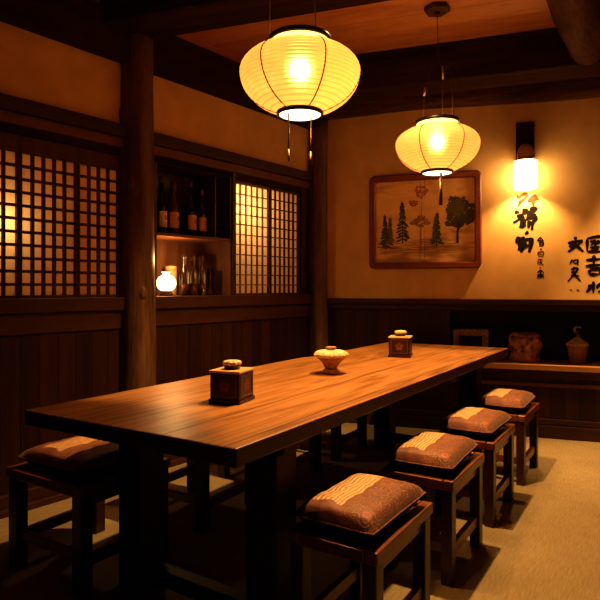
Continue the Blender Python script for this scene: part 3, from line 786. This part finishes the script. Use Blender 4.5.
# ------------------------------------------------------------------ framed landscape
PT, PZ, PW, PH = .915, 1.742, .925, .80
t = thing('framed_picture', 'framed misty tree landscape in a red-brown rounded frame on the back wall', 'picture', bw(PT,-.003,PZ), BR)
def rrect(w,h,r,n=6):
    out=[]
    for cx,cz,a0 in ((w/2-r,h/2-r,0),(-w/2+r,h/2-r,PI/2),(-w/2+r,-h/2+r,PI),(w/2-r,-h/2+r,1.5*PI)):
        for i in range(n+1):
            a=a0+PI/2*i/n; out.append((cx+r*math.cos(a),cz+r*math.sin(a)))
    return out
m = MB(); loops = []
for (w,h,r,y) in ((PW,PH,.05,0),(PW,PH,.05,-.03),(PW-.02,PH-.02,.045,-.038),(PW-.09,PH-.09,.03,-.036),(PW-.11,PH-.11,.025,-.022),(PW-.11,PH-.11,.025,-.004)):
    loops.append([(x,y,z) for x,z in rrect(w,h,r)])
for k in range(len(loops)-1):
    n=len(loops[k])
    for i in range(n):
        j=(i+1)%n; m.face([loops[k][i],loops[k+1][i],loops[k+1][j],loops[k][j]],0,False)
m.build('frame', M['frame'], t)
def canvas_mat():
    mm, nt, out = new_mat('aged_gold_canvas'); L=nt.links.new
    p=N(nt,'BsdfPrincipled'); L(p.outputs[0],out.inputs[0]); p.inputs['Roughness'].default_value=.6
    tc=N(nt,'TexCoord'); sp=N(nt,'SeparateXYZ'); L(tc.outputs['Object'],sp.inputs[0])
    n=N(nt,'TexNoise'); n.inputs['Scale'].default_value=4; n.inputs['Detail'].default_value=5
    mp=N(nt,'Mapping'); mp.inputs['Scale'].default_value=(1,1,3.5); L(tc.outputs['Object'],mp.inputs[0]); L(mp.outputs[0],n.inputs['Vector'])
    f=math_node(nt,'ADD',math_node(nt,'MULTIPLY',sp.outputs['Z'],.6),math_node(nt,'MULTIPLY',n.outputs['Fac'],.9))
    r=ramp(nt,[(.18,(.40,.21,.08)),(.36,(.80,.52,.23)),(.6,(.95,.66,.30)),(.8,(.65,.36,.13))]); L(f,r.inputs['Fac']); L(r.outputs[0],p.inputs['Base Color'])
    return mm
cw,chh = PW-.11, PH-.11
m = MB(); m.face([(x,-.006,z) for x,z in reversed(rrect(cw,chh,.025))],0)
m.v = m.v
rnd = random.Random(4)
def C(cx,cy): return (-cw/2+(cx-70)/455*cw, chh/2-(cy-95)/395*chh)
def pine(ax,ay,bx,by,hw,mat,y=-.0075,dens=11):
    for k in range(dens):
        f=(k+.4)/dens; cx=ax+(bx-ax)*f; cy=ay+(by-ay)*f; w=hw*(.15+.85*f)*rnd.uniform(.7,1.1)
        for sg in (-1,1):
            for q in range(3):
                ww=w*rnd.uniform(.5,1); x0,z0=C(cx,cy-4); x1,z1=C(cx+sg*ww*.6,cy+rnd.uniform(2,8)); x2,z2=C(cx+sg*ww,cy+rnd.uniform(4,16))
                m.ribbon([(x0,z0),(x1,z1),(x2,z2)],[.004,rnd.uniform(.006,.011),.002],y-rnd.uniform(0,.0006),mat)
    m.ribbon([C(ax,ay-6),C(bx,by+12)],[.002,.006],y-.0008,mat)
def blob(cx,cy,rx,ry,n,mat,s,y=-.0075):
    for _ in range(n):
        a=rnd.uniform(0,2*PI); r=math.sqrt(rnd.random())*(1+.16*math.sin(3*a+cx)+.10*math.sin(7*a+cy)); x,z=C(cx+rx*r*math.cos(a),cy+ry*r*math.sin(a))
        b=rnd.uniform(0,PI); q=s*rnd.uniform(.5,1.2); yy=y-rnd.uniform(0,.0008)
        m.face([(x+q*math.cos(b+k*PI/3)*(1 if k%3 else 1.5),yy,z+q*math.sin(b+k*PI/3)) for k in reversed(range(6))],mat)
pine(112,255,118,415,40,1); pine(138,270,136,390,30,2)
pine(195,195,198,385,48,1,dens=13)
pine(358,255,355,400,38,1); pine(352,275,350,380,25,2,dens=8)
for (sx,sy) in ((250,300),(285,275),(310,300),(280,310),(265,290),(300,285)): blob(sx,sy,18,9,26,3,.008)
m.ribbon([C(285,300),C(283,360),C(285,440)],[.003,.004,.005],-.0085,3)
blob(460,255,66,70,420,4,.012); blob(445,235,40,40,160,2,.010,-.0085); blob(480,290,40,28,120,1,.010,-.0085)
m.ribbon([C(455,300),C(450,350),C(449,402)],[.006,.008,.011],-.0095,5); m.ribbon([C(451,345),C(475,305)],[.005,.002],-.0095,5)
blob(285,148,28,30,60,6,.007); blob(248,205,22,14,40,6,.007); m.ribbon([C(288,180),C(284,270)],[.002,.003],-.0085,6)
for _ in range(60):
    cx=rnd.uniform(75,430); cy=rnd.gauss(425,14)-abs(cx-250)*.05; l=rnd.uniform(15,60)
    m.ribbon([C(max(74,cx-l),cy),C(cx,cy+rnd.uniform(-3,3)),C(min(518,cx+l),cy)],[.001,rnd.uniform(.002,.005),.001],-.0070-rnd.uniform(0,.0004),3)
for (x0,y0,x1,y1) in ((200,380,340,425),(340,350,420,390),(390,330,518,352)):
    m.ribbon([C(x0,y0),C((x0+x1)/2,(y0+y1)/2+8),C(x1,y1)],[.001,.003,.001],-.0070,3)
pig = [canvas_mat(), plain('painted_dark_pine',(.075,.075,.028),rough=.7,bump=0), plain('painted_grey_pine',(.16,.14,.055),rough=.7,bump=0),
       plain('painted_brown_wash',(.34,.18,.07),rough=.7,bump=0), plain('painted_olive_leaf',(.09,.085,.03),rough=.7,bump=0),
       plain('painted_trunk',(.05,.022,.01),rough=.7,bump=0), plain('painted_red_maple',(.5,.12,.03),rough=.7,bump=0)]
m.build('painting', pig, t)

# ------------------------------------------------------------------ brushed calligraphy on the plaster
def smooth_line(pts, n=6):
    if len(pts)==2:
        (x0,y0),(x1,y1)=pts; return [(x0+(x1-x0)*i/n, y0+(y1-y0)*i/n) for i in range(n+1)]
    out=[]
    for k in range(len(pts)-1):
        p0=pts[max(k-1,0)];p1=pts[k];p2=pts[k+1];p3=pts[min(k+2,len(pts)-1)]
        for i in range(n):
            u=i/n; out.append(tuple(.5*((2*p1[c])+(-p0[c]+p2[c])*u+(2*p0[c]-5*p1[c]+4*p2[c]-p3[c])*u*u+(-p0[c]+3*p1[c]-3*p2[c]+p3[c])*u**3) for c in (0,1)))
    out.append(pts[-1]); return out
def brush(name_parent, strokes, cx, cz, sc, w, mat, k=0):
    """strokes in a drawing grid (x right, y down, unit = sc metres) about the character's centre"""
    m = MB(); r = random.Random(k)
    for si, st in enumerate(strokes):
        ww = w
        if isinstance(st[-1], (int,float)): ww = w*st[-1]; st = st[:-1]
        pts = smooth_line(list(st)); n=len(pts)
        wid = [ww*(.75+.5*math.sin(PI*min(1,(i/(n-1))*1.15+.12)))*(.92+.16*r.random()) for i in range(n)]
        wid[-1]*=.45; wid[0]*=.7
        m.ribbon([(cx+x*sc, cz-y*sc) for x,y in pts], [q*(1.25 if w > .006 else 1.05) for q in wid], -.0015-.00012*si, 0)
    return m.build('brush_character', mat, name_parent)
G = .00778     # wall metres per drawing unit
def column(label, t0, cat='calligraphy'):
    return thing('calligraphy', label, cat, bw(t0,0,0), BR, 'brushed writing on the back wall')
# drawing units: about one photo pixel of writing at this wall distance
c1 = column('large bold brushed characters in a column below the wall lamp', 1.72)
brush(c1, [[(-9,-5),(-9.5,-1)],[(-9,-1.5),(-3,-6),(-1.5,-3),(-5,1),(-10,6.5)],[(-9,3),(-3,-1)],[(0,2.5),(4,-2),(7,-4.5)],[(5,-4.5),(10.5,1.5)],[(0,1.5),(9,.5)],[(5,-1),(5,7)]], 0.008, 1.885, G, .0095, M['ink2'], 1)
brush(c1, [[(-10,-8.5),(-5.5,-7.5)],[(-8,-3.5),(-3,-4.5),(-6,-.5),(-11.5,3)],[(-3,-10),(1,-9.5),(0,-6.5),(-3,-7.5)],[(4,-11),(10,-11),(4.5,-5),(10.5,-5)],[(6,-10),(3,-3),(1,1)],[(-2,-4),(-3,2),(-5,8)],[(-2,-1.5),(0,7)],[(2,-1.5),(10,-2),(7,4),(6.5,11)],[(4,1),(3,9)],[(-5,7),(1,5.5)],[(5,4),(9,4)],[(-3,2),(1,2)]], -.012, 1.725, G, .0105, M['ink'], 2)
brush(c1, [[(1,-10.5),(4,-8.5)],[(-5,-6),(-8,1)],[(-7,0),(0,-2),(7.5,-4)],[(-2,-6),(-1,1),(-6,8)],[(7,-4.5),(6,3),(4.5,10.5)],[(1,0),(-1,5),(-3.5,10)],[(-2.5,5),(4.5,3)],[(-6,4),(-1,2)]], -.018, 1.545, G, .012, M['ink'], 3)
c2 = column('slim column of small brushed characters beside the large ones', 1.82)
brush(c2, [[(-3,-1),(0,-4.5),(3,-.5)],[(-1.5,1),(2.5,.5),(2,4),(-1.5,4)],[(0,-3),(0,3)],[(-2.5,-1),(2.5,-1.5)],[(-1.5,2.5),(2,2.5)]], 0, 1.545, G, .0042, M['ink'], 4)
brush(c2, [[(-1,0),(1.2,0)]], .004, 1.488, G, .0035, M['ink'], 5)
brush(c2, [[(-2.5,-2),(2.5,-2.5),(2,2),(-2,2.2)],[(-2.3,-2),(-2,2)],[(-1.5,0),(2,0)]], 0, 1.447, G, .0036, M['ink2'], 6)
brush(c2, [[(-2.5,-2.5),(2.5,-2.8)],[(-2,-2),(-2.5,2.5)],[(0,-3),(1,1),(3,3)],[(-2,.5),(2,0)],[(1,-1),(-1,3)]], 0, 1.385, G, .0036, M['ink2'], 7)
brush(c2, [[(-1,0),(1,.3)]], .0, 1.342, G, .003, M['ink2'], 8)
brush(c2, [[(-3,-1),(0,-4),(3,-1)],[(-3.5,1),(3,.5)],[(-3,4),(0,0),(3.2,4)],[(-2.5,2.5),(3,2.3)],[(0,-3),(0,4.5)]], .002, 1.290, G, .0046, M['ink'], 9)
c3 = column('column of three mid-sized brushed characters, second writing column from the right', 2.085)
brush(c3, [[(-.5,-8),(0,-4.5)],[(-7,-1.5),(-1,-3),(6.5,-4.5)],[(6,-4),(2,0)],[(0,-4),(-1.5,2),(-7,7)],[(-.5,-.5),(3,3),(7,7)],[(-6,2),(-2,.5)]], -.012, 1.516, G, .0085, M['ink'], 10)
brush(c3, [[(-2,-3),(-4.5,2.5)],[(-1,-2.5),(-.5,1)],[(3,-3.5),(3,3.5)],[(-.5,1),(3,1)],[(-.5,-2),(3,-2.5)]], -.02, 1.38, G, .0050, M['ink'], 11)
brush(c3, [[(-3,-5),(3,-6),(0,0),(-6,7)],[(-1,-4),(1,1),(6,7)],[(-3,1),(5,1.5)],[(0,-8),(0,-4)],[(-3,-2),(2,-2.5)]], -.022, 1.285, G, .0062, M['ink'], 12)
brush(c3, [[(-4,0),(-2,.3)],[(2,.2),(4.5,.4)]], -.02, 1.165, G, .0045, M['ink2'], 13)
c4 = column('column of bold brushed characters furthest right on the back wall', 2.205)
brush(c4, [[(-6.5,-7),(-6.5,6)],[(-6.5,-7),(7.5,-8),(8,7)],[(-6.5,6),(8,6)],[(-4,-4),(-1,-3.5),(-3,0)],[(2,-5),(4,-3),(1,-1)],[(-4,2),(5,1.5)],[(0,-6),(1,4)],[(-3,4),(4,3.5)]], .0, 1.507, G, .0078, M['ink'], 14)
brush(c4, [[(-7.5,-5.5),(7,-6.5)],[(-.5,-10.5),(-.5,-1)],[(-8,.5),(7,-1)],[(-4.5,4),(-4.5,9)],[(-4.5,4),(5,3.5),(4,9)],[(-4.5,8.8),(4,8.5)]], .0, 1.352, G, .0088, M['ink'], 15)
brush(c4, [[(-7,5),(-2,-2),(0,-3)],[(-1,-6),(-1,6)],[(-6,-1),(1,-2.5)],[(2,1),(4,-2.5),(7,-2),(6.5,3),(3,4.5)]], .0, 1.185, G, .0080, M['ink'], 16)

# ------------------------------------------------------------------ light behind the paper screens
def area(name, s, z, y, w, h, energy, col):
    o = add_light(name,'AREA',lw(s,y,z),energy,col,0)
    o.data.shape='RECTANGLE'; o.data.size=w; o.data.size_y=h
    o.rotation_euler = (PI/2,0,LR)            # face the room (local -y of the wall)
    return o
a1 = area('screen_backlight', .40,1.52,.45,1.4,.80, 190, (1,.49,.19))
a2 = area('screen_backlight', 2.10,1.55,.45,.80,.85, 70, (1,.48,.17))
add_light('screen_lamp','POINT',lw(.015,.15,1.53), 2.6, (1,.62,.26), .05)
add_light('screen_lamp','POINT',lw(1.85,.28,1.82), 13.0, (1,.64,.30), .08)

# ------------------------------------------------------------------ world, camera, view
w = bpy.data.worlds.new('dark_room'); scene.world = w; w.use_nodes = True
bg = w.node_tree.nodes.get('Background') or w.node_tree.nodes.new('ShaderNodeBackground')
bg.inputs[0].default_value = (1,.5,.2,1); bg.inputs[1].default_value = .003
cam = bpy.data.cameras.new('camera'); co = bpy.data.objects.new('camera', cam); COL.objects.link(co)
co.location = (0,0,EYE); co.rotation_euler = (PI/2,0,0)
cam.sensor_width = 36; cam.lens = 36*570/600; cam.shift_y = -.02; cam.clip_start = .02
scene.camera = co
scene.view_settings.view_transform = 'Standard'
scene.view_settings.look = 'Medium High Contrast'
scene.view_settings.exposure = 0.0
